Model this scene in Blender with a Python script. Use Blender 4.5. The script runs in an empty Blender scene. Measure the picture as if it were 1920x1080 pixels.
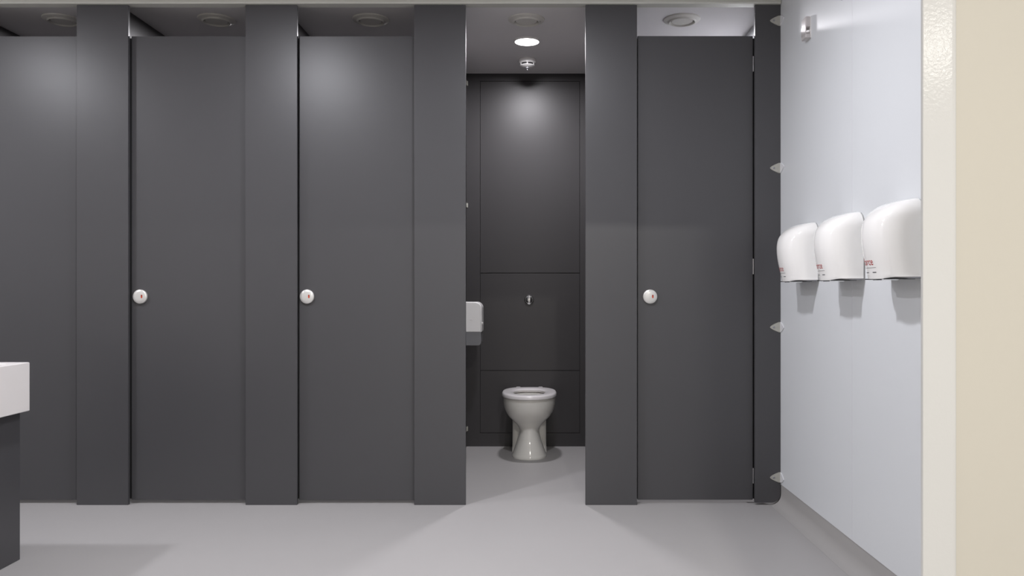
import bpy, bmesh, math
from mathutils import Vector, Matrix
R = math.radians
PI = math.pi
S = bpy.context.scene
C = S.collection

# ------------------------------------------------------------------ camera
F = 1500.0            # focal length in pixels of the 1920 wide frame
VX, VY, CAM_H = 998.0, 541.0, 1.12
cd = bpy.data.cameras.new('camera')
cam = bpy.data.objects.new('camera', cd)
C.objects.link(cam)
cam.location = (0, 0, CAM_H)
cam.rotation_euler = (R(90), 0, 0)
cd.sensor_width = 36.0
cd.sensor_fit = 'HORIZONTAL'
cd.lens = 36.0 * F / 1920.0
cd.shift_x = (960 - VX) / 1920.0
cd.shift_y = (VY - 540) / 1920.0
cd.clip_start = 0.05
S.camera = cam

# main planes (metres; X right, Y into the room, Z up)
Y_PIL, Y_DOOR, Y_BACK = 4.138, 4.170, 5.675
Z_CEIL = 2.645
X_WALL = 1.291          # right wall lining, vinyl cove face
X_CLAD = 1.285          # face of the white wall sheets
Y_FRONT = 1.508          # corridor face of the doorway wall
PITCH = 0.8735
PX = [-0.4745 - PITCH * k for k in (3, 2, 1, 0)] + [0.411]   # cubicle partition lines


# ------------------------------------------------------------------ materials
def mat(name, col, rough=0.5, metal=0.0, spec=0.5, noise=0.0, nscale=6.0, bump=0.0, bscale=60.0,
        emit=None, estr=0.0, coat=0.0, trans=0.0, stretch=(1, 1, 1), rvar=0.0):
    m = bpy.data.materials.new(name)
    m.use_nodes = True
    nt = m.node_tree
    b = nt.nodes['Principled BSDF']
    b.inputs['Base Color'].default_value = (*col, 1)
    b.inputs['Roughness'].default_value = rough
    b.inputs['Metallic'].default_value = metal
    b.inputs['Specular IOR Level'].default_value = spec
    b.inputs['Coat Weight'].default_value = coat
    b.inputs['Coat Roughness'].default_value = 0.08
    b.inputs['Transmission Weight'].default_value = trans
    tc = nt.nodes.new('ShaderNodeTexCoord')
    mp = nt.nodes.new('ShaderNodeMapping')
    mp.inputs['Scale'].default_value = stretch
    nt.links.new(tc.outputs['Object'], mp.inputs['Vector'])
    if noise > 0:
        n = nt.nodes.new('ShaderNodeTexNoise')
        n.inputs['Scale'].default_value = nscale
        n.inputs['Detail'].default_value = 5
        nt.links.new(mp.outputs[0], n.inputs['Vector'])
        r = nt.nodes.new('ShaderNodeMapRange')
        r.inputs['To Min'].default_value = 1 - noise
        r.inputs['To Max'].default_value = 1 + noise
        nt.links.new(n.outputs['Fac'], r.inputs['Value'])
        mx = nt.nodes.new('ShaderNodeVectorMath')
        mx.operation = 'SCALE'
        mx.inputs[0].default_value = col
        nt.links.new(r.outputs[0], mx.inputs['Scale'])
        nt.links.new(mx.outputs[0], b.inputs['Base Color'])
        if rvar > 0:
            r2 = nt.nodes.new('ShaderNodeMapRange')
            r2.inputs['To Min'].default_value = rough - rvar
            r2.inputs['To Max'].default_value = rough + rvar
            nt.links.new(n.outputs['Fac'], r2.inputs['Value'])
            nt.links.new(r2.outputs[0], b.inputs['Roughness'])
    if bump > 0:
        n2 = nt.nodes.new('ShaderNodeTexNoise')
        n2.inputs['Scale'].default_value = bscale
        n2.inputs['Detail'].default_value = 3
        nt.links.new(mp.outputs[0], n2.inputs['Vector'])
        bp = nt.nodes.new('ShaderNodeBump')
        bp.inputs['Strength'].default_value = bump
        bp.inputs['Distance'].default_value = 0.002
        nt.links.new(n2.outputs['Fac'], bp.inputs['Height'])
        nt.links.new(bp.outputs[0], b.inputs['Normal'])
    if emit:
        b.inputs['Emission Color'].default_value = (*emit, 1)
        b.inputs['Emission Strength'].default_value = estr
    return m


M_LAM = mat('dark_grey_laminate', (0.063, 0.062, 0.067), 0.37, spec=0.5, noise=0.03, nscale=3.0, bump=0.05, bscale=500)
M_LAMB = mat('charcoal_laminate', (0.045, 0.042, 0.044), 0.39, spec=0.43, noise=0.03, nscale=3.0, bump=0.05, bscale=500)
M_GAPBLOCK = mat('dark_gap_blocker', (0.02, 0.02, 0.021), 0.6)
M_FLOOR = mat('grey_vinyl', (0.40, 0.388, 0.385), 0.48, spec=0.4, noise=0.025, nscale=2.2, bump=0.10, bscale=260)
M_COVE = mat('grey_cove_vinyl', (0.40, 0.388, 0.38), 0.5, spec=0.4, noise=0.02, nscale=3, bump=0.08, bscale=260)
M_CEIL = mat('matt_white_ceiling', (0.80, 0.78, 0.785), 0.9, spec=0.2, noise=0.015, nscale=5)
M_CLAD = mat('white_wall_sheet', (0.725, 0.745, 0.765), 0.38, spec=0.25, noise=0.012, nscale=1.5, bump=0.015, bscale=8)
M_SEAM = mat('white_joint_strip', (0.72, 0.725, 0.755), 0.35)
M_CREAM = mat('cream_wall_paint', (0.53, 0.505, 0.445), 0.65, spec=0.3, noise=0.02, nscale=3, bump=0.04, bscale=200)
M_GLOSS = mat('white_gloss_paint', (0.575, 0.575, 0.565), 0.15, spec=0.22, bump=0.16, bscale=140, noise=0.01)
M_WALLP = mat('white_wall_paint', (0.8, 0.79, 0.78), 0.7)
M_ALU = mat('satin_aluminium', (0.62, 0.62, 0.57), 0.42, metal=0.3, noise=0.02, nscale=1.5)
M_STEEL = mat('cast_satin_metal', (0.50, 0.495, 0.45), 0.42, metal=0.5, noise=0.08, nscale=90)
M_CHROME = mat('polished_chrome', (0.80, 0.80, 0.80), 0.10, metal=1.0, noise=0.02, nscale=40)
M_SILVER = mat('silver_outlet', (0.36, 0.36, 0.38), 0.35, metal=0.6, noise=0.05, nscale=60)
M_BLACK = mat('black_plastic', (0.012, 0.012, 0.013), 0.5)
M_SHELL = mat('white_dryer_shell', (0.93, 0.92, 0.90), 0.12, spec=0.5, noise=0.008, nscale=4)
M_PLATE = mat('grey_back_plate', (0.45, 0.45, 0.45), 0.5)
M_RED = mat('red_print', (0.45, 0.03, 0.03), 0.4)
M_INK = mat('dark_grey_print', (0.10, 0.10, 0.11), 0.5)
M_CERAM = mat('white_glazed_ceramic', (0.86, 0.845, 0.80), 0.10, spec=0.55, noise=0.008, nscale=4)
M_SEAT = mat('white_seat_plastic', (0.78, 0.75, 0.755), 0.22, spec=0.5, noise=0.01, nscale=5)
M_WATER = mat('bowl_water', (0.55, 0.6, 0.6), 0.03, trans=0.6)
M_WPLAS = mat('white_plastic', (0.86, 0.845, 0.835), 0.28, noise=0.01, nscale=8)
M_SMOKE = mat('smoky_translucent_plastic', (0.20, 0.20, 0.21), 0.25, noise=0.25, nscale=7, stretch=(1, 1, 0.5))
M_LOCK = mat('pale_satin_metal', (0.66, 0.65, 0.63), 0.33, metal=0.35, noise=0.03, nscale=30)
M_INDIC = mat('red_indicator', (0.50, 0.055, 0.02), 0.35)
M_VALVE = mat('off_white_metal', (0.74, 0.72, 0.68), 0.38, noise=0.02, nscale=9)
M_SOLID = mat('white_solid_surface', (0.76, 0.73, 0.72), 0.32, noise=0.01, nscale=9)
M_LED = mat('lit_diffuser', (0.9, 0.9, 0.9), 0.4, emit=(1.0, 0.985, 0.97), estr=9.0)
M_CLEAR = mat('frosted_clear_cover', (0.78, 0.74, 0.74), 0.25, noise=0.05, nscale=40, trans=0.35)


# ------------------------------------------------------------------ helpers
BEVELLED = set()      # meshes whose large flat faces must keep flat normals


def link(name, bm, m, parent=None, smooth=True, angle=32):
    weighted = id(bm) in BEVELLED
    BEVELLED.discard(id(bm))
    bmesh.ops.recalc_face_normals(bm, faces=bm.faces)
    me = bpy.data.meshes.new(name)
    bm.to_mesh(me)
    bm.free()
    for mm in (m if isinstance(m, (list, tuple)) else [m]):
        me.materials.append(mm)
    if smooth:
        me.shade_smooth()
        me.set_sharp_from_angle(angle=R(angle))
    o = bpy.data.objects.new(name, me)
    C.objects.link(o)
    if weighted and smooth:
        md = o.modifiers.new('weighted_normals', 'WEIGHTED_NORMAL')
        md.keep_sharp = True
        md.weight = 80
    if parent:
        o.parent = parent
    return o


def tag(o, label, cat, group=None, kind=None):
    o['label'] = label
    o['category'] = cat
    if group:
        o['group'] = group
    if kind:
        o['kind'] = kind
    return o


def thing(name, loc, label, cat, group=None, kind=None, rotz=0.0):
    o = bpy.data.objects.new(name, None)
    o.empty_display_size = 0.1
    C.objects.link(o)
    o.location = loc
    o.rotation_euler = (0, 0, rotz)
    return tag(o, label, cat, group, kind)


def struct(name, bm, m, **k):
    o = link(name, bm, m, **k)
    o['kind'] = 'structure'
    return o


def add_box(bm, x0, x1, y0, y1, z0, z1, bev=0.0, seg=2):
    r = bmesh.ops.create_cube(bm, size=1.0)
    vs = r['verts']
    bmesh.ops.scale(bm, vec=(x1 - x0, y1 - y0, z1 - z0), verts=vs)
    bmesh.ops.translate(bm, vec=((x0 + x1) / 2, (y0 + y1) / 2, (z0 + z1) / 2), verts=vs)
    if bev > 0:
        es = list({e for v in vs for e in v.link_edges})
        bmesh.ops.bevel(bm, geom=es, offset=bev, segments=seg, affect='EDGES', profile=0.5)
        BEVELLED.add(id(bm))
    return bm


def box(*a, **k):
    return add_box(bmesh.new(), *a, **k)


def add_lathe(bm, prof, n=48, mtx=None, close=True):
    """profile [(r, z)] spun round Z"""
    rings = []
    for r, z in prof:
        if r < 1e-6:
            rings.append([bm.verts.new((0, 0, z))])
        else:
            rings.append([bm.verts.new((r * math.cos(2 * PI * i / n), r * math.sin(2 * PI * i / n), z)) for i in range(n)])
    for a, b in zip(rings[:-1], rings[1:]):
        for i in range(n):
            j = (i + 1) % n
            if len(a) == 1 and len(b) == 1:
                continue
            if len(a) == 1:
                bm.faces.new((a[0], b[i], b[j]))
            elif len(b) == 1:
                bm.faces.new((a[i], a[j], b[0]))
            else:
                bm.faces.new((a[i], a[j], b[j], b[i]))
    if mtx is not None:
        bmesh.ops.transform(bm, matrix=mtx, verts=[v for r in rings for v in r])
    return bm


def lathe(prof, **k):
    return add_lathe(bmesh.new(), prof, **k)


def add_prism(bm, pts, depth, mtx=None):
    """pts in the XY plane, extruded along +Z"""
    a = [bm.verts.new((x, y, 0)) for x, y in pts]
    b = [bm.verts.new((x, y, depth)) for x, y in pts]
    n = len(pts)
    bm.faces.new(list(reversed(a)))
    bm.faces.new(b)
    for i in range(n):
        j = (i + 1) % n
        bm.faces.new((a[i], a[j], b[j], b[i]))
    if mtx is not None:
        bmesh.ops.transform(bm, matrix=mtx, verts=a + b)
    return bm


def loft(bm, rings, cap0=True, cap1=True):
    vr = [[bm.verts.new(p) for p in ring] for ring in rings]
    n = len(vr[0])
    for a, b in zip(vr[:-1], vr[1:]):
        for i in range(n):
            j = (i + 1) % n
            bm.faces.new((a[i], a[j], b[j], b[i]))
    if cap0:
        bm.faces.new(list(reversed(vr[0])))
    if cap1:
        bm.faces.new(vr[-1])
    return vr


def dup(root, loc=None, **props):
    r = root.copy()
    C.objects.link(r)
    if loc is not None:
        r.location = loc
    for k, v in props.items():
        r[k] = v
    for ch in list(root.children):
        if ch.name.startswith('lamp_source'):
            continue
        c = ch.copy()
        C.objects.link(c)
        c.parent = r
        for g in list(ch.children):
            d = g.copy()
            C.objects.link(d)
            d.parent = c
    return r


FACE_CAM = Matrix.Rotation(R(90), 4, 'X')        # lathe axis +Z -> -Y (towards the camera)


def smooth01(t):
    t = max(0.0, min(1.0, t))
    return t * t * (3 - 2 * t)


# ------------------------------------------------------------------ the room
XL = PX[0] - PITCH                       # left wall line
struct('floor', box(XL - 0.1, 4.6, -4.2, Y_BACK + 0.1, -0.10, 0.0), M_FLOOR, smooth=False)
struct('ceiling', box(XL - 0.1, 4.6, -4.2, Y_BACK + 0.1, Z_CEIL, Z_CEIL + 0.10), M_CEIL, smooth=False)
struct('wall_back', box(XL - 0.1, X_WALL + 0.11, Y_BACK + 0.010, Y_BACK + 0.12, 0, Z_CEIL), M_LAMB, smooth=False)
struct('wall_left', box(XL - 0.1, XL, Y_FRONT, Y_BACK + 0.01, 0, Z_CEIL), M_WALLP, smooth=False)
# right wall: plaster behind, two flush white sheets in front of it
bm = box(X_WALL, X_WALL + 0.10, Y_FRONT + 0.06, Y_BACK + 0.01, 0, Z_CEIL)
struct('wall_right', bm, M_COVE, smooth=False)
Y_SEAM = 3.215
struct('wall_cladding', add_box(box(X_CLAD, X_WALL, Y_SEAM + 0.002, Y_BACK, 0.108, Z_CEIL),
                                X_CLAD, X_WALL, Y_FRONT + 0.06, Y_SEAM - 0.002, 0.108, Z_CEIL), M_CLAD, smooth=False)
bpy.data.objects['wall_cladding'].name = 'trim_1'
struct('trim_2', box(X_CLAD - 0.0004, X_CLAD + 0.003, Y_SEAM - 0.003, Y_SEAM + 0.003, 0.108, Z_CEIL), M_SEAM, smooth=False)
# coved vinyl skirting along the right wall
rc = 0.055
prof = [(X_WALL, 0.110), (X_WALL - 0.003, 0.110)]
for i in range(9):
    a = R(90 * i / 8)
    prof.append((X_WALL - 0.003 - rc + rc * math.cos(a), 0.0005 + rc - rc * math.sin(a)))
prof += [(X_WALL - rc - 0.003, -0.004), (X_WALL, -0.004)]
bm = bmesh.new()
loft(bm, [[(x, y, z) for x, z in prof] for y in (Y_FRONT + 0.06, Y_BACK)])
struct('baseboard_right', bm, M_COVE, angle=40)
# doorway wall with its opening (the camera stands in front of it)
DX0, DX1, DZ = -1.16, 0.768, 2.12     # wall opening
AX = 0.7325                               # inner edge of the architrave
bm = box(XL, DX0 - 0.0, Y_FRONT, Y_FRONT + 0.06, 0, Z_CEIL)
add_box(bm, DX1, 4.6, Y_FRONT, Y_FRONT + 0.06, 0, Z_CEIL)
add_box(bm, DX0, DX1, Y_FRONT, Y_FRONT + 0.06, DZ, Z_CEIL)
struct('wall_front', bm, M_CREAM, smooth=False)
# gloss white door lining and architrave with rounded outer edge
aw = 0.0655
bm = bmesh.new()
ap = [(0, 0), (0, -0.0065), (0.0015, -0.008), (aw - 0.011, -0.008)]
for i in range(1, 7):
    a = R(90 * i / 6)
    ap.append((aw - 0.011 + 0.011 * math.sin(a), -0.007 * math.cos(a) - 0.001))
ap += [(aw, 0)]
loft(bm, [[(AX + x, Y_FRONT + y, z) for x, y in ap] for z in (0, DZ + aw)])
loft(bm, [[(DX0 + 0.04 - x, Y_FRONT + y, z) for x, y in ap] for z in (0, DZ + aw)])
add_box(bm, DX0 + 0.04, AX, Y_FRONT - 0.008, Y_FRONT, DZ, DZ + aw)
BEVELLED.add(id(bm))
struct('trim_3', bm, M_GLOSS, angle=50)

# ------------------------------------------------------------------ cubicle fronts
HW = 0.1335
ZT = 2.5865


def pilaster(xc, hw, label, gap_block=True):
    o = link('cubicle_pilaster', box(xc - hw, xc + hw, Y_PIL, Y_PIL + 0.018, 0.0, ZT, bev=0.0015), M_LAM)
    if gap_block:
        link('gap_light_block', box(xc + hw - 0.10, xc + hw + 0.030, Y_PIL + 0.0515, Y_PIL + 0.063, 0.02, 2.43), M_GAPBLOCK, o, smooth=False)  # unseen dark strip added to keep cubicle light out of the door gap
    return tag(o, label, 'pilaster', 'full-height cubicle pilasters', 'thing')


pilaster(-3.097, HW, 'dark grey full-height pilaster just beyond the left edge of the photo')
pilaster(-2.2235, HW, 'dark grey full-height pilaster nearest the white washbasin')
pilaster(-2.2235 + PITCH, HW, 'dark grey full-height pilaster between the two wholly visible doors left of the open cubicle')
pilaster(-0.4775, HW, 'dark grey full-height pilaster at the left edge of the open cubicle', False)
pilaster(0.4085, HW, 'dark grey full-height pilaster at the right edge of the open cubicle')
# the end pilaster by the white wall, one lower corner rounded over the cove
x0, x1, rr = 1.1525, X_CLAD - 0.001, 0.047
pts = [(x0, 0.012), (x1 - rr, 0.012)]
for i in range(1, 9):
    a = R(90 * i / 8)
    pts.append((x1 - rr + rr * math.sin(a), 0.012 + rr - rr * math.cos(a)))
pts += [(x1, ZT), (x0, ZT)]
bm = add_prism(bmesh.new(), pts, 0.018, Matrix.Translation((0, Y_PIL + 0.018, 0)) @ Matrix.Rotation(R(90), 4, 'X'))
endp = tag(link('cubicle_pilaster', bm, M_LAM),
           'narrow dark grey end pilaster against the white wall with a rounded lower corner', 'pilaster',
           'full-height cubicle pilasters', 'thing')

link('gap_light_block', box(1.120, 1.200, Y_PIL + 0.0515, Y_PIL + 0.063, 0.02, 2.43), M_GAPBLOCK, endp, smooth=False)  # added dark strip, blocks light leaking through the hinge gap

# head rail over the pilasters
bm = bmesh.new()
hp = [(0.040, 2.588), (0.040, 2.640), (-0.012, 2.640), (-0.018, 2.634), (-0.018, 2.594), (-0.014, 2.589), (-0.004, 2.588)]
loft(bm, [[(x, Y_PIL + y, z) for y, z in hp] for x in (XL, X_CLAD - 0.003)])
tag(link('head_rail', bm, M_ALU), 'long grey aluminium head rail along the tops of the cubicle pilasters', 'rail')

# partitions
part_labels = ['dark partition in the gap over the door right of the white washbasin',
               'dark partition in the gap over the closed door left of the open cubicle',
               'dark partition forming the left side of the open cubicle',
               'dark partition forming the right side of the open cubicle']
part_x = [PX[0], PX[1]]
part_x = [-2.2235, -1.350, -0.4725, 0.411]
for x, lb in zip(part_x, part_labels):
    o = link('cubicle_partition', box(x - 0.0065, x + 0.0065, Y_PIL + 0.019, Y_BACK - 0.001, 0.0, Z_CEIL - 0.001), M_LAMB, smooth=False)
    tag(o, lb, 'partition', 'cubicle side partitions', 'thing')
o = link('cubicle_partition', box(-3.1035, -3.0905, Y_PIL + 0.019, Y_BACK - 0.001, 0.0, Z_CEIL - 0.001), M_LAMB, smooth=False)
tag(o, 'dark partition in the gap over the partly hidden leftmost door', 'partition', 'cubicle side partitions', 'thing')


# doors
def lock_bm():
    return lathe([(0, 0.0), (0.036, 0.0), (0.0372, 0.003), (0.0372, 0.010), (0.0360, 0.013), (0.031, 0.0165), (0.020, 0.0185),
                  (0.0, 0.0192)], n=56, mtx=FACE_CAM)


def indicator_bm():
    pts = []
    for i in range(24):
        a = 2 * PI * i / 24
        pts.append((0.0042 * math.cos(a), 0.0045 * math.sin(a) + (0.0045 if math.sin(a) >= 0 else -0.0045)))
    return add_prism(bmesh.new(), pts, 0.0025, FACE_CAM)


def door(x0, x1, lockx, zt, label, hinges=False):
    t = thing('cubicle_door_leaf', ((x0 + x1) / 2, Y_DOOR, 0), label, 'door', 'closed cubicle doors', 'thing')
    w = (x1 - x0) / 2
    link('door_panel', box(-w, w, 0, 0.018, 0.019, zt, bev=0.0015), M_LAM, t)
    if lockx is not None:
        lk = link('lock_plate', lock_bm(), M_LOCK, t)
        lk.location = (lockx - (x0 + x1) / 2, 0, 1.078)
        lk['label'] = 'round pale metal lock plate'
        ind = link('lock_indicator', indicator_bm(), M_INDIC, lk)
        ind.location = (0.0125, -0.0170, 0.001)
        ind['label'] = 'small red occupied indicator'
        dot = link('coin_slot', lathe([(0, 0), (0.0022, 0), (0.0022, 0.001), (0, 0.001)], n=16, mtx=FACE_CAM), M_BLACK, lk)
        dot.location = (0.0125, -0.0193, 0.0055)
    if hinges:
        for z in (2.29, 1.235, 0.145):
            bm = lathe([(0, -0.040), (0.0022, -0.040), (0.0022, 0.040), (0, 0.040)], n=14)
            h = link('hinge', bm, M_CHROME, t)
            h.location = (w + 0.0012, -0.003, z)
    return t


door(-3.095 + 0.133, -2.3435, None, 2.435, 'dark grey cubicle door at the left edge of the photo, behind the white washbasin')
door(-2.0880, -1.4700, -2.0400, 2.435, 'dark grey closed cubicle door just right of the pilaster nearest the washbasin')
door(-1.2160, -0.5960, -1.1720, 2.435, 'dark grey closed cubicle door next to the open cubicle on its left')
door(0.5490, 1.1500, 0.6130, 2.4365, 'dark grey closed cubicle door between the open cubicle and the white wall', True)


# angle brackets on the end pilaster
def bracket(z, label):
    t = thing('angle_bracket', (X_CLAD, Y_PIL, z), label, 'bracket', 'metal brackets on the end pilaster')
    L, h = 0.056, 0.027
    pr = [(0, -h)]
    for i in range(15):
        a = R(-90 + 180 * i / 14)
        pr.append((0.010 + (L - 0.010) * (1 - abs(math.sin(a)) ** 1.55), h * math.sin(a)))
    pr.append((0, h))
    bm = bmesh.new()
    a = [bm.verts.new((-u, 0, v)) for u, v in pr]
    b = [bm.verts.new((-u, -0.004, v * 0.93)) for u, v in pr]
    for i in range(len(pr)):
        j = (i + 1) % len(pr)
        bm.faces.new((a[i], a[j], b[j], b[i]))
    bm.faces.new(a); bm.faces.new(b)
    lf = link('front_leaf', bm, M_STEEL, t)
    bm = lathe([(0, 0), (0.006, 0), (0.006, 0.001), (0.0045, 0.0022), (0.0015, 0.0022), (0.0015, 0.001), (0, 0.001)], n=20, mtx=FACE_CAM)
    sc = link('screw', bm, M_SILVER, lf)
    sc.location = (-0.036, -0.004, 0)
    bm = bmesh.new()
    a = [bm.verts.new((0, -u, v)) for u, v in pr]
    b = [bm.verts.new((-0.004, -u, v * 0.93)) for u, v in pr]
    for i in range(len(pr)):
        j = (i + 1) % len(pr)
        bm.faces.new((a[i], a[j], b[j], b[i]))
    bm.faces.new(a); bm.faces.new(b)
    bl = link('wall_leaf', bm, M_SEAM, t)
    bl['label'] = 'pale leaf lying on the white wall'


bracket(2.505, 'small metal angle bracket at the very top of the narrow end pilaster')
bracket(1.743, 'small metal angle bracket on the end pilaster, above the hand dryers')
bracket(0.920, 'small metal angle bracket on the end pilaster, below the hand dryers')
bracket(0.143, 'small metal angle bracket at the rounded foot of the end pilaster')

# ------------------------------------------------------------------ inside the open cubicle
PLX0, PLX1 = -0.371, 0.338
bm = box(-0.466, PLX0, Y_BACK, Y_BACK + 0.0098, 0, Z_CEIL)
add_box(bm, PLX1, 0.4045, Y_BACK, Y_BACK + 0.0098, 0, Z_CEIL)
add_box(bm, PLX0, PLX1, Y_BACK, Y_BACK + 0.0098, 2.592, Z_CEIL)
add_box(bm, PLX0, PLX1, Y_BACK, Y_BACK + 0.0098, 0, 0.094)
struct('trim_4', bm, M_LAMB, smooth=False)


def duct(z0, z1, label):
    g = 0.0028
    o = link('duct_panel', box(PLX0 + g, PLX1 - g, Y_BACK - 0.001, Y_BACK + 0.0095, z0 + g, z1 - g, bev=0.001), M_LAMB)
    return tag(o, label, 'panel', 'removable wall panels behind the toilet', 'thing')


duct(1.229, 2.592, 'tall dark wall panel on the back of the open cubicle, highest of three')
duct(0.538, 1.229, 'dark square wall panel holding the chrome flush button')
duct(0.094, 0.538, 'dark low wall panel directly behind the toilet')

# flush button
t = thing('flush_button', (-0.0225, Y_BACK - 0.001, 1.041), 'round chrome flush button on the dark panel above the toilet', 'flush button')
link('button_ring', lathe([(0.024, 0), (0.0345, 0), (0.0345, 0.004), (0.032, 0.009), (0.0275, 0.011), (0.0255, 0.009), (0.024, 0.004), (0.024, 0)],
                          n=48, mtx=FACE_CAM), M_CHROME, t)
for sgn in (-1, 1):
    bm = lathe([(0, 0), (0.0240, 0), (0.0240, 0.006), (0.0225, 0.0105), (0.018, 0.0135), (0.010, 0.0155), (0, 0.016)], n=48, mtx=FACE_CAM)
    r_ = bmesh.ops.bisect_plane(bm, geom=bm.verts[:] + bm.edges[:] + bm.faces[:], plane_co=(sgn * 0.0008, 0, 0), plane_no=(-sgn, 0, 0), clear_outer=True)
    bmesh.ops.holes_fill(bm, edges=[e for e in r_['geom_cut'] if isinstance(e, bmesh.types.BMEdge)])
    link('push_plate', bm, M_CHROME, t)


# small brackets at the back corner of the left partition
def corner_bracket(z, label):
    bm = box(-0.0, 0.004, -0.030, -0.001, -0.016, 0.016, bev=0.0012)
    add_box(bm, 0.0, 0.010, -0.005, -0.001, -0.016, 0.016, bev=0.0012)
    o = link('corner_bracket', bm, M_STEEL)
    o.location = (-0.4658, Y_BACK, z)
    tag(o, label, 'bracket', 'brackets at the back of the left partition')


corner_bracket(2.575, 'tiny metal bracket in the back corner of the open cubicle, just under the ceiling')
corner_bracket(1.710, 'tiny metal bracket in the back corner of the open cubicle, at mid height')
corner_bracket(0.126, 'tiny metal bracket in the back corner of the open cubicle, near the floor')


# toilet -----------------------------------------------------------------
TX = -0.0200
t = thing('toilet', (TX, 5.40, 0), 'white ceramic back-to-wall toilet standing in the open cubicle', 'toilet')
NS = 64


def oval(w, yf, yb, z, nf=2.2, nb=3.2, ym=None):
    """plan outline: front half-ellipse to y=yf, squarer back to y=yb (local, wall at +y)"""
    ym = (yf + yb) / 2 if ym is None else ym
    out = []
    for i in range(NS):
        a = 2 * PI * i / NS
        c, s = math.cos(a), math.sin(a)
        n = nb if s > 0 else nf
        x = w * math.copysign(abs(c) ** (2 / n), c)
        y = ym + ((yb - ym) if s > 0 else (ym - yf)) * math.copysign(abs(s) ** (2 / n), s)
        out.append((x, y, z))
    return out


def interp(tab, z):
    for (a, *va), (b, *vb) in zip(tab[:-1], tab[1:]):
        if a <= z <= b:
            f = (z - a) / (b - a)
            return [p + (q - p) * f for p, q in zip(va, vb)]
    return list(tab[-1][1:]) if z > tab[-1][0] else list(tab[0][1:])


def crom(tab, z):
    """smooth (Catmull-Rom) lookup in a table"""
    n = len(tab)
    for i in range(n - 1):
        if tab[i][0] <= z <= tab[i + 1][0]:
            p0 = tab[max(i - 1, 0)]; p1 = tab[i]; p2 = tab[i + 1]; p3 = tab[min(i + 2, n - 1)]
            h = p2[0] - p1[0]
            u = (z - p1[0]) / h
            out = []
            for k in range(1, len(p1)):
                m1 = (p2[k] - p0[k]) / (p2[0] - p0[0]) * h if p2[0] != p0[0] else 0
                m2 = (p3[k] - p1[k]) / (p3[0] - p1[0]) * h if p3[0] != p1[0] else 0
                out.append((2 * u ** 3 - 3 * u * u + 1) * p1[k] + (u ** 3 - 2 * u * u + u) * m1 + (-2 * u ** 3 + 3 * u * u) * p2[k] + (u ** 3 - u * u) * m2)
            return out
    return list(tab[-1][1:])


# z, half width, front y, back y   (local y: wall is at +0.275)
ctab = [(0.000, 0.114, -0.182, 0.100), (0.012, 0.1145, -0.184, 0.100), (0.022, 0.1095, -0.179, 0.100), (0.060, 0.096, -0.166, 0.095),
        (0.105, 0.081, -0.150, 0.090), (0.145, 0.071, -0.140, 0.090), (0.172, 0.0685, -0.136, 0.100), (0.198, 0.077, -0.140, 0.120),
        (0.230, 0.104, -0.165, 0.150), (0.268, 0.138, -0.210, 0.165), (0.310, 0.1605, -0.248, 0.172), (0.350, 0.1715, -0.267, 0.176),
        (0.398, 0.1755, -0.276, 0.178), (0.404, 0.173, -0.273, 0.176)]
bm = bmesh.new()
zs = [0.404 * i / 60 for i in range(61)]
rings = [oval(*crom(ctab, z)[:3], z) for z in zs]
# rim and hollow bowl
for w, yf, yb, z in ((0.166, -0.264, 0.168, 0.406), (0.128, -0.224, 0.105, 0.405), (0.122, -0.216, 0.098, 0.395), (0.124, -0.210, 0.100, 0.36),
                     (0.105, -0.180, 0.085, 0.31), (0.070, -0.110, 0.070, 0.26), (0.045, -0.04, 0.06, 0.215)):
    rings.append(oval(w, yf, yb, z))
loft(bm, rings)
# body of the pan running back to the wall
rtab = [(0.0, 0.1185), (0.02, 0.1185), (0.04, 0.1165), (0.20, 0.1155), (0.30, 0.119), (0.36, 0.140), (0.398, 0.152), (0.404, 0.149)]
rr_ = []
for i in range(41):
    z = 0.404 * i / 40
    w = crom(rtab, z)[0]
    ring = []
    for (x, y) in ((-1, 1), (1, 1)):
        ring.append((w * x, 0.2745, z))
    for a in range(0, 9):
        an = R(90 * a / 8)
        ring.append((w - 0.030 + 0.030 * math.cos(an), 0.080 - 0.030 * math.sin(an), z))
    for a in range(0, 9):
        an = R(90 * a / 8)
        ring.append((-(w - 0.030 + 0.030 * math.sin(an)), 0.080 - 0.030 * math.cos(an), z))
    rr_.append(ring)
loft(bm, rr_)
link('pan', bm, M_CERAM, t, angle=40)
bm = bmesh.new()
loft(bm, [oval(0.080, -0.12, 0.075, 0.262), oval(0.080, -0.12, 0.075, 0.270)])
wt = link('bowl_water', bm, M_WATER, t)
# seat ring
bm = bmesh.new()
sec = [(0.0, 0.408), (0.0, 0.424), (0.004, 0.431), (0.012, 0.434), (0.045, 0.4345), (0.062, 0.431), (0.068, 0.424), (0.066, 0.414), (0.060, 0.408)]
outer = oval(0.1815, -0.297, 0.192, 0, 2.15, 2.9)
inner = oval(0.1065, -0.205, 0.085, 0, 2.2, 2.4)
vr = []
for s_, z_ in sec:
    f = s_ / 0.068
    vr.append([bm.verts.new((o_[0] + (i_[0] - o_[0]) * f, o_[1] + (i_[1] - o_[1]) * f, z_)) for o_, i_ in zip(outer, inner)])
for k in range(len(vr)):
    a, b = vr[k], vr[(k + 1) % len(vr)]
    for i in range(NS):
        j = (i + 1) % NS
        bm.faces.new((a[i], a[j], b[j], b[i]))
link('seat', bm, M_SEAT, t, angle=60)
for sx in (-1, 1):
    bm = box(sx * 0.078 - 0.016, sx * 0.078 + 0.016, 0.178, 0.222, 0.403, 0.432, bev=0.006, seg=3)
    link('seat_hinge', bm, M_SEAT, t)

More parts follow.
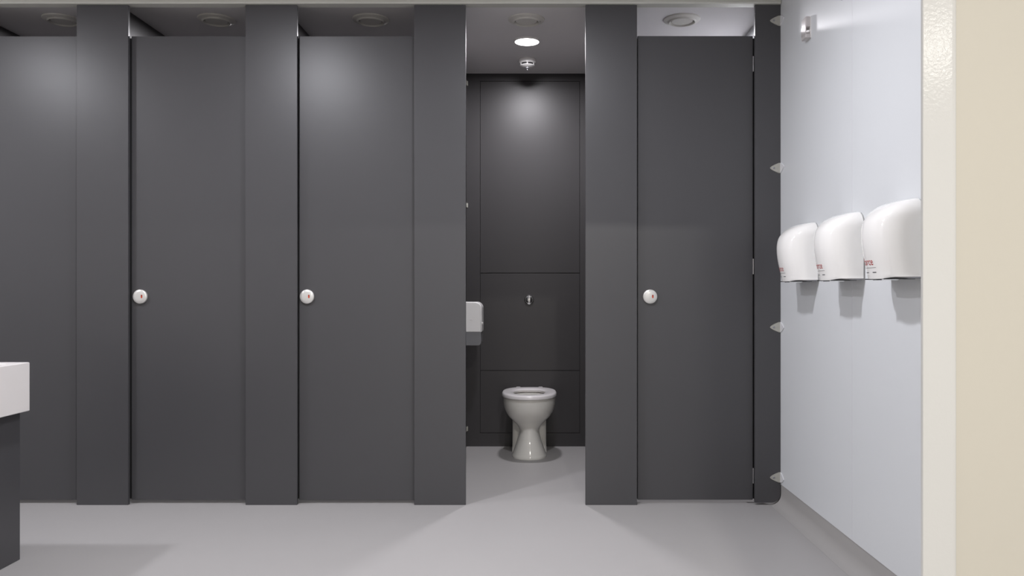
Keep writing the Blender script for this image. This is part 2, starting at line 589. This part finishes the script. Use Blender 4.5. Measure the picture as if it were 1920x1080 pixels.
# toilet paper dispenser ---------------------------------------------------
DXP, DY = -0.4655, 5.15
t = thing('toilet_paper_dispenser', (DXP, DY, 0.753), 'white toilet paper dispenser with smoky lower half on the left partition', 'dispenser')


def disp_outline(x1, z0, z1, rt, rb):
    p = [(0.0, z0)]
    for i in range(9):
        a = R(-90 + 90 * i / 8)
        p.append((x1 - rb + rb * math.cos(a), z0 + rb + rb * math.sin(a)))
    for i in range(9):
        a = R(90 * i / 8)
        p.append((x1 - rt + rt * math.cos(a), z1 - rt + rt * math.sin(a)))
    p.append((0.0, z1))
    return p


def disp_part(x0, x1, z0, z1, rt, rb, hy, bev):
    pts = [(x + x0, z) for x, z in disp_outline(x1 - x0, z0, z1, rt, rb)]
    m_ = Matrix.Translation((0, hy, 0)) @ Matrix.Rotation(R(90), 4, 'X')
    b_ = add_prism(bmesh.new(), pts, 2 * hy, m_)
    es = [e for e in b_.edges if abs(e.verts[0].co.y - e.verts[1].co.y) < 1e-5]
    if bev:
        bmesh.ops.bevel(b_, geom=es, offset=bev, segments=3, affect='EDGES', profile=0.5)
    BEVELLED.add(id(b_))
    return b_


link('back_plate', box(0, 0.022, -0.098, 0.098, 0.0, 0.279, bev=0.006, seg=3), M_WPLAS, t)
link('cover', disp_part(0.020, 0.146, 0.092, 0.281, 0.040, 0.004, 0.096, 0.006), M_WPLAS, t, angle=50)
o = link('roll_window', disp_part(0.021, 0.142, 0.006, 0.094, 0.004, 0.022, 0.093, 0.004), M_SMOKE, t, angle=50)
o['label'] = 'smoky grey translucent lower cover'
link('cover_lock', lathe([(0, 0), (0.010, 0), (0.010, 0.004), (0.006, 0.009), (0, 0.010)], n=20,
                         mtx=Matrix.Translation((0.144, -0.05, 0.145)) @ Matrix.Rotation(R(90), 4, 'Y')), M_LOCK, t)
bm = box(0.070, 0.085, -0.0975, -0.095, 0.168, 0.172, bev=0.001)
link('cover_mark', bm, M_SEAT, t)

# ------------------------------------------------------------------ ceiling fittings
Y_VALVE, Y_LAMP, Y_SMK = 4.53, 4.92, 5.32


def valve(x, label):
    t = thing('extract_valve', (x, Y_VALVE, Z_CEIL), label, 'vent', 'round extract valves over the cubicles')
    link('valve_ring', lathe([(0.068, 0.0), (0.103, 0.0), (0.1035, -0.003), (0.101, -0.007), (0.092, -0.010), (0.080, -0.013), (0.0765, -0.019), (0.0735, -0.021),
                              (0.0700, -0.020), (0.0685, -0.015), (0.0670, 0.0), (0.068, 0.0)], n=64), M_VALVE, t)
    link('valve_throat_shade', lathe([(0, -0.0005), (0.0675, -0.0005), (0.0675, -0.002), (0, -0.002)], n=48), M_BLACK, t)  # black disc stands in for the shade deep between ring and disc
    link('valve_disc', lathe([(0, -0.004), (0.056, -0.004), (0.0595, -0.008), (0.0600, -0.012), (0.057, -0.014), (0.030, -0.0132), (0, -0.013)], n=56), M_VALVE, t)
    return t


XC = -0.033
v0 = valve(XC, 'round extract valve on the lit ceiling of the open cubicle')
for x, lb in ((0.848, 'round extract valve over the closed door beside the white wall'),
              (-0.914, 'round extract valve over the closed door next to the open cubicle on its left'),
              (-1.787, 'round extract valve over the closed door right of the pilaster nearest the washbasin'),
              (-2.660, 'round extract valve over the partly hidden leftmost door')):
    dup(v0, (x, Y_VALVE, Z_CEIL), label=lb)


def lamp(x, y, watts, size=0.14, spread=180, col=(1, 1, 1)):
    ld = bpy.data.lights.new('lamp_source', 'AREA')
    ld.shape = 'DISK'
    ld.size = size
    ld.energy = watts
    ld.color = col
    ld.spread = R(spread)
    lo = bpy.data.objects.new('lamp_source', ld)
    C.objects.link(lo)
    lo.location = (x, y, Z_CEIL - 0.0165)
    return lo


def downlight(x, y, label, group=None):
    t = thing('ceiling_downlight', (x, y, Z_CEIL), label, 'light', group)
    link('light_rim', lathe([(0.073, 0), (0.082, 0), (0.083, -0.003), (0.080, -0.008), (0.074, -0.010), (0.0725, -0.004), (0.073, 0)], n=56), M_WPLAS, t)
    link('light_diffuser', lathe([(0, -0.0005), (0.0725, -0.0005), (0.0725, -0.007), (0.066, -0.0125), (0.04, -0.0145), (0, -0.015)], n=56), M_LED, t)
    return t


ROOM_W, CUB_W, COR_W = 27.0, 20.0, 66.0
ROOM_C, CUB_C, COR_C = (0.97, 0.97, 1.03), (1.0, 0.975, 1.02), (1.0, 0.965, 0.90)
d0 = downlight(XC, Y_LAMP, 'round lit downlight on the ceiling of the open cubicle')
lamp(XC, Y_LAMP, CUB_W, col=CUB_C)
g = 'downlights above the closed cubicles'
for x in (0.848, -0.914, -1.787, -2.660):
    dup(d0, (x, Y_LAMP, Z_CEIL), label='round downlight above a closed cubicle, hidden behind its door', group=g)
    lamp(x, Y_LAMP, CUB_W * (1.0 if x > 0 else 0.55), col=CUB_C)
g = 'downlights over the washroom floor'
for x in (0.06, -1.42, -3.22):
    dup(d0, (x, 2.85, Z_CEIL), label='round downlight on the washroom ceiling in front of the cubicles', group=g)
    lamp(x, 2.85, ROOM_W, col=ROOM_C)
for x, y, q, lb in ((2.52, -2.00, 0.45, 'round downlight on the corridor ceiling behind the camera, further off'),
                    (0.60, -0.50, 1.12, 'round downlight added as fill on the corridor ceiling just behind the camera')):  # nearer corridor lamp is added fill to brighten the cream wall and architrave
    dup(d0, (x, y, Z_CEIL), label=lb)
    lamp(x, y, COR_W * q, col=COR_C)

# smoke detector
t = thing('smoke_detector', (XC, Y_SMK, Z_CEIL), 'white domed smoke detector on the ceiling of the open cubicle', 'smoke detector')
link('detector_base', lathe([(0, 0), (0.052, 0), (0.056, -0.004), (0.0585, -0.012), (0.0585, -0.020), (0.056, -0.023), (0, -0.023)], n=56), M_WPLAS, t)
link('detector_chamber', lathe([(0, -0.022), (0.047, -0.022), (0.047, -0.043), (0, -0.043)], n=48), M_BLACK, t)
bm = lathe([(0, -0.023), (0.0545, -0.023), (0.0535, -0.029), (0.050, -0.031), (0, -0.031)], n=56)
add_lathe(bm, [(0, -0.0415), (0.0505, -0.0415), (0.048, -0.046), (0.036, -0.052), (0.020, -0.056), (0, -0.057)], n=56)
for k in range(6):
    a = 2 * PI * k / 6 - PI / 2
    r0 = bmesh.ops.create_cube(bm, size=1.0)['verts']
    bmesh.ops.scale(bm, vec=(0.007, 0.006, 0.014), verts=r0)
    bmesh.ops.translate(bm, vec=(0.0475, 0, -0.036), verts=r0)
    bmesh.ops.rotate(bm, cent=(0, 0, 0), matrix=Matrix.Rotation(a, 3, 'Z'), verts=r0)
link('detector_head', bm, M_WPLAS, t)
bm = lathe([(0, -0.056), (0.016, -0.0555), (0.016, -0.060), (0.012, -0.064), (0.004, -0.066), (0.0035, -0.073), (0, -0.074)], n=28)
o = link('sensor_tip', bm, M_SILVER, t)
o['label'] = 'small grey sensing tip'

# ------------------------------------------------------------------ hand dryers on the right wall
DZ0 = 1.153
DH = 0.268
dtab = [(0.0, 0.117), (0.03, 0.123), (0.07, 0.1325), (0.11, 0.140), (0.145, 0.143), (0.175, 0.1415), (0.200, 0.135), (0.222, 0.121), (0.240, 0.102),
        (0.254, 0.078), (0.262, 0.055), (0.267, 0.030), (0.268, 0.020)]
HWD = 0.128


def half_w(z):
    if z > 0.208:
        q = min(1.0, (z - 0.208) / 0.060)
        return HWD - 0.055 + 0.055 * math.sqrt(max(0.0, 1 - q * q))
    if z < 0.012:
        q = (0.012 - z) / 0.012
        return HWD - 0.006 * q * q
    return HWD - 0.003 * (0.208 - z) / 0.2 + 0.0


def shell_pt(a, z, inset=0.0):
    """a: -90..90 deg round the plan; returns local (x away from the wall negative, y along the wall, z)"""
    d = crom(dtab, max(0, min(DH, z)))[0] - 0.007 - inset
    w = half_w(z) - inset
    n = 2.55
    c, s = max(0.0, math.cos(a)), math.sin(a)
    return (-0.007 - d * c ** (2 / n), w * math.copysign(abs(s) ** (2 / n), s), z)


def dryer(y, label):
    t = thing('hand_dryer', (X_CLAD, y, DZ0), label, 'hand dryer', 'white hand dryers on the wall')
    NA, NZ = 56, 48
    bm = bmesh.new()
    grid = []
    for k in range(NZ + 1):
        q = k / NZ
        row = []
        for i in range(NA + 1):
            a = R(-90 + 180 * i / NA)
            lift = 0.006 * smooth01((abs(math.degrees(a)) - 18) / 34.0)
            zz = lift + (DH - lift) * (1 - (1 - q) ** 1.35)
            row.append(bm.verts.new(shell_pt(a, zz)))
        grid.append(row)
    for k in range(NZ):
        for i in range(NA):
            bm.faces.new((grid[k][i], grid[k][i + 1], grid[k + 1][i + 1], grid[k + 1][i]))
    bm.faces.new(grid[-1])
    bm.faces.new([r[0] for r in grid] + [r[-1] for r in reversed(grid)])
    bm.faces.new(list(reversed(grid[0])))
    link('cover', bm, M_SHELL, t, angle=50)
    # backplate: makes the thin shadow line round the cover
    bp = []
    for k in range(25):
        z = 0.006 + (DH - 0.010) * k / 24
        bp.append((half_w(z) - 0.004, z))
    pts = [(-w, z) for w, z in bp] + [(w, z) for w, z in reversed(bp)]
    bm = add_prism(bmesh.new(), pts, 0.0072, Matrix(((0, 0, -1, 0), (1, 0, 0, 0), (0, 1, 0, 0), (0, 0, 0, 1))))
    link('back_plate', bm, M_PLATE, t)
    # metal underside with dark intake slots and outlet
    bm = bmesh.new()
    rows = []
    for z in (-0.0005, 0.0025, 0.020):
        ins = 0.005 if z < 0 else 0.0025
        ring = [shell_pt(R(-89 + 178 * i / NA), max(z, 0.0), ins) for i in range(NA + 1)]
        rows.append([(p[0], p[1], z) for p in ring])
    loft(bm, rows)
    bs = link('underside', bm, M_SILVER, t, angle=40)
    bs['label'] = 'silver metal underside'
    for ya, yb in ((0.045, 0.088), (-0.112, -0.062)):
        link('intake_grille', box(-0.110, -0.028, ya, yb, -0.0022, 0.001), M_BLACK, bs)
    link('air_outlet', box(-0.105, -0.045, -0.036, 0.036, -0.005, 0.002, bev=0.002), M_CHROME, bs)
    return t


def wrap_text(body, size, zmid, mtl, name, parent, squeeze=1.0, shift=0.0):
    cu = bpy.data.curves.new('lettering', 'FONT')
    cu.body = body
    cu.size = size
    cu.align_x = 'CENTER'
    cu.align_y = 'CENTER'
    cu.resolution_u = 3
    tmp = bpy.data.objects.new('lettering', cu)
    C.objects.link(tmp)
    dg = bpy.context.evaluated_depsgraph_get()
    dg.update()
    me = bpy.data.meshes.new_from_object(tmp.evaluated_get(dg))
    bpy.data.objects.remove(tmp)
    bpy.data.curves.remove(cu)
    b_ = bmesh.new()
    b_.from_mesh(me)
    bpy.data.meshes.remove(me)
    bmesh.ops.triangulate(b_, faces=b_.faces)
    bmesh.ops.subdivide_edges(b_, edges=[e for e in b_.edges if e.calc_length() > size * 0.15], cuts=2)
    for v in b_.verts:
        u, z = v.co.x * squeeze + shift, zmid + v.co.y
        # find the plan angle at which the surface has y = -u
        yv = -u
        w = half_w(z)
        s = max(-0.999, min(0.999, yv / w))
        a = math.asin(math.copysign(abs(s) ** (2.55 / 2), s))
        p = shell_pt(a, z)
        nx, ny = -math.cos(a), math.sin(a)
        v.co = (p[0] + nx * 0.0006, p[1] + ny * 0.0006, z)
    return link(name, b_, mtl, parent, smooth=False)


def band(u0, u1, z0, z1, mtl, name, parent):
    b_ = bmesh.new()
    n = 14
    rows = []
    for z in (z0, z1):
        r_ = []
        for i in range(n + 1):
            yv = -(u0 + (u1 - u0) * i / n)
            s = yv / half_w(z)
            a = math.asin(math.copysign(abs(s) ** (2.55 / 2), s))
            p = shell_pt(a, z)
            r_.append(b_.verts.new((p[0] - math.cos(a) * 0.0006, p[1] + math.sin(a) * 0.0006, z)))
        rows.append(r_)
    for i in range(n):
        b_.faces.new((rows[0][i], rows[0][i + 1], rows[1][i + 1], rows[1][i]))
    return link(name, b_, mtl, parent, smooth=False)


dr = dryer(3.705, 'white hand dryer nearest the dark cubicle pilaster')
cv = [c for c in dr.children if c.name.startswith('cover')][0]
lt = wrap_text('Airforce', 0.036, 0.058, M_RED, 'logo_lettering', cv, 1.1, -0.044)
lt['label'] = 'red logo lettering'
band(-0.115, 0.034, 0.0375, 0.0385, M_INK, 'logo_underline', cv)
bm_ = band(-0.062, -0.030, 0.0205, 0.0235, M_INK, 'small_print', cv)
band(0.004, 0.030, 0.0205, 0.0235, M_INK, 'small_print', cv)
dup(dr, (X_CLAD, 3.212, DZ0), label='white hand dryer with other dryers on both sides')
dup(dr, (X_CLAD, 2.738, DZ0), label='white hand dryer partly cut off by the white door frame')

# small plastic box on the right wall (the streak beside it is cubicle light over the door) ------------------------------------
t = thing('wall_sensor', (X_CLAD, 3.715, 2.276), 'small pale plastic sensor box high on the white wall, far above the hand dryers', 'sensor')
link('back_plate', box(-0.004, 0.0, -0.030, 0.030, 0.0, 0.100, bev=0.001), M_WPLAS, t)
link('tray', box(-0.026, -0.003, -0.031, 0.031, 0.0, 0.020, bev=0.004, seg=3), M_CLEAR, t)
bm = box(-0.026, -0.003, -0.031, 0.031, 0.050, 0.100, bev=0.006, seg=3)
add_box(bm, -0.026, -0.022, -0.031, 0.031, 0.018, 0.054, bev=0.001)
link('hood', bm, M_CLEAR, t)
link('sensor_lens', add_lathe(bmesh.new(), [(0, -0.022), (0.004, -0.022), (0.004, 0.022), (0, 0.022)], n=20,
                             mtx=Matrix.Translation((-0.012, 0, 0.027)) @ Matrix.Rotation(R(90), 4, 'X')), M_SEAT, t)

# small cap on the wall, cut by the top of the photo
o = link('cable_cap', lathe([(0, 0), (0.010, 0), (0.010, 0.004), (0.006, 0.008), (0, 0.009)], n=24, mtx=Matrix.Rotation(R(-90), 4, 'Y')), M_PLATE)
o.location = (X_CLAD, 3.315, 2.325)
tag(o, 'tiny round grey cap on the white wall at the top edge of the photo', 'cap')

# ------------------------------------------------------------------ washbasin trough (left)
t = thing('washbasin', (-2.40, 2.55, 0), 'white rectangular washbasin trough on a dark panelled base', 'washbasin')
bx0, bx1, by0, by1, bz0, bz1 = -0.33, 0.328, -0.96, 0.75, 0.616, 0.8165
bm = bmesh.new()
def rect(x0, x1, y0, y1, z):
    return [(x0, y0, z), (x1, y0, z), (x1, y1, z), (x0, y1, z)]
loft(bm, [rect(bx0, bx1, by0, by1, bz0), rect(bx0, bx1, by0, by1, bz1), rect(bx0 + .05, bx1 - .05, by0 + .05, by1 - .07, bz1),
          rect(bx0 + .06, bx1 - .06, by0 + .06, by1 - .08, bz1 - 0.13), rect(bx0 + .12, bx1 - .12, by0 + .2, by1 - .2, bz1 - 0.145)])
bmesh.ops.bevel(bm, geom=[e for e in bm.edges], offset=0.0035, segments=2, affect='EDGES', profile=0.5)
BEVELLED.add(id(bm))
link('basin', bm, M_SOLID, t, angle=50)
link('base_panel', box(-0.280, 0.283, -0.95, 0.757, 0.0, 0.6155, bev=0.002), M_LAM, t)
o = t.children[-1]
o['label'] = 'dark grey panelled base'
link('waste', lathe([(0, 0), (0.03, 0), (0.03, 0.004), (0, 0.005)], n=32, mtx=Matrix.Translation((0, 0.1, bz1 - 0.145))), M_CHROME, t)

# ------------------------------------------------------------------ world and colour
w = bpy.data.worlds.new('world')
S.world = w
w.use_nodes = True
bg = w.node_tree.nodes['Background']
bg.inputs['Color'].default_value = (1.0, 0.96, 0.90, 1)
bg.inputs['Strength'].default_value = 1.05
S.view_settings.view_transform = 'Standard'
S.view_settings.look = 'None'
S.view_settings.gamma = 1.0
S.view_settings.exposure = 0.0
S.cycles.use_denoising = True
S.cycles.max_bounces = 10
S.cycles.diffuse_bounces = 6
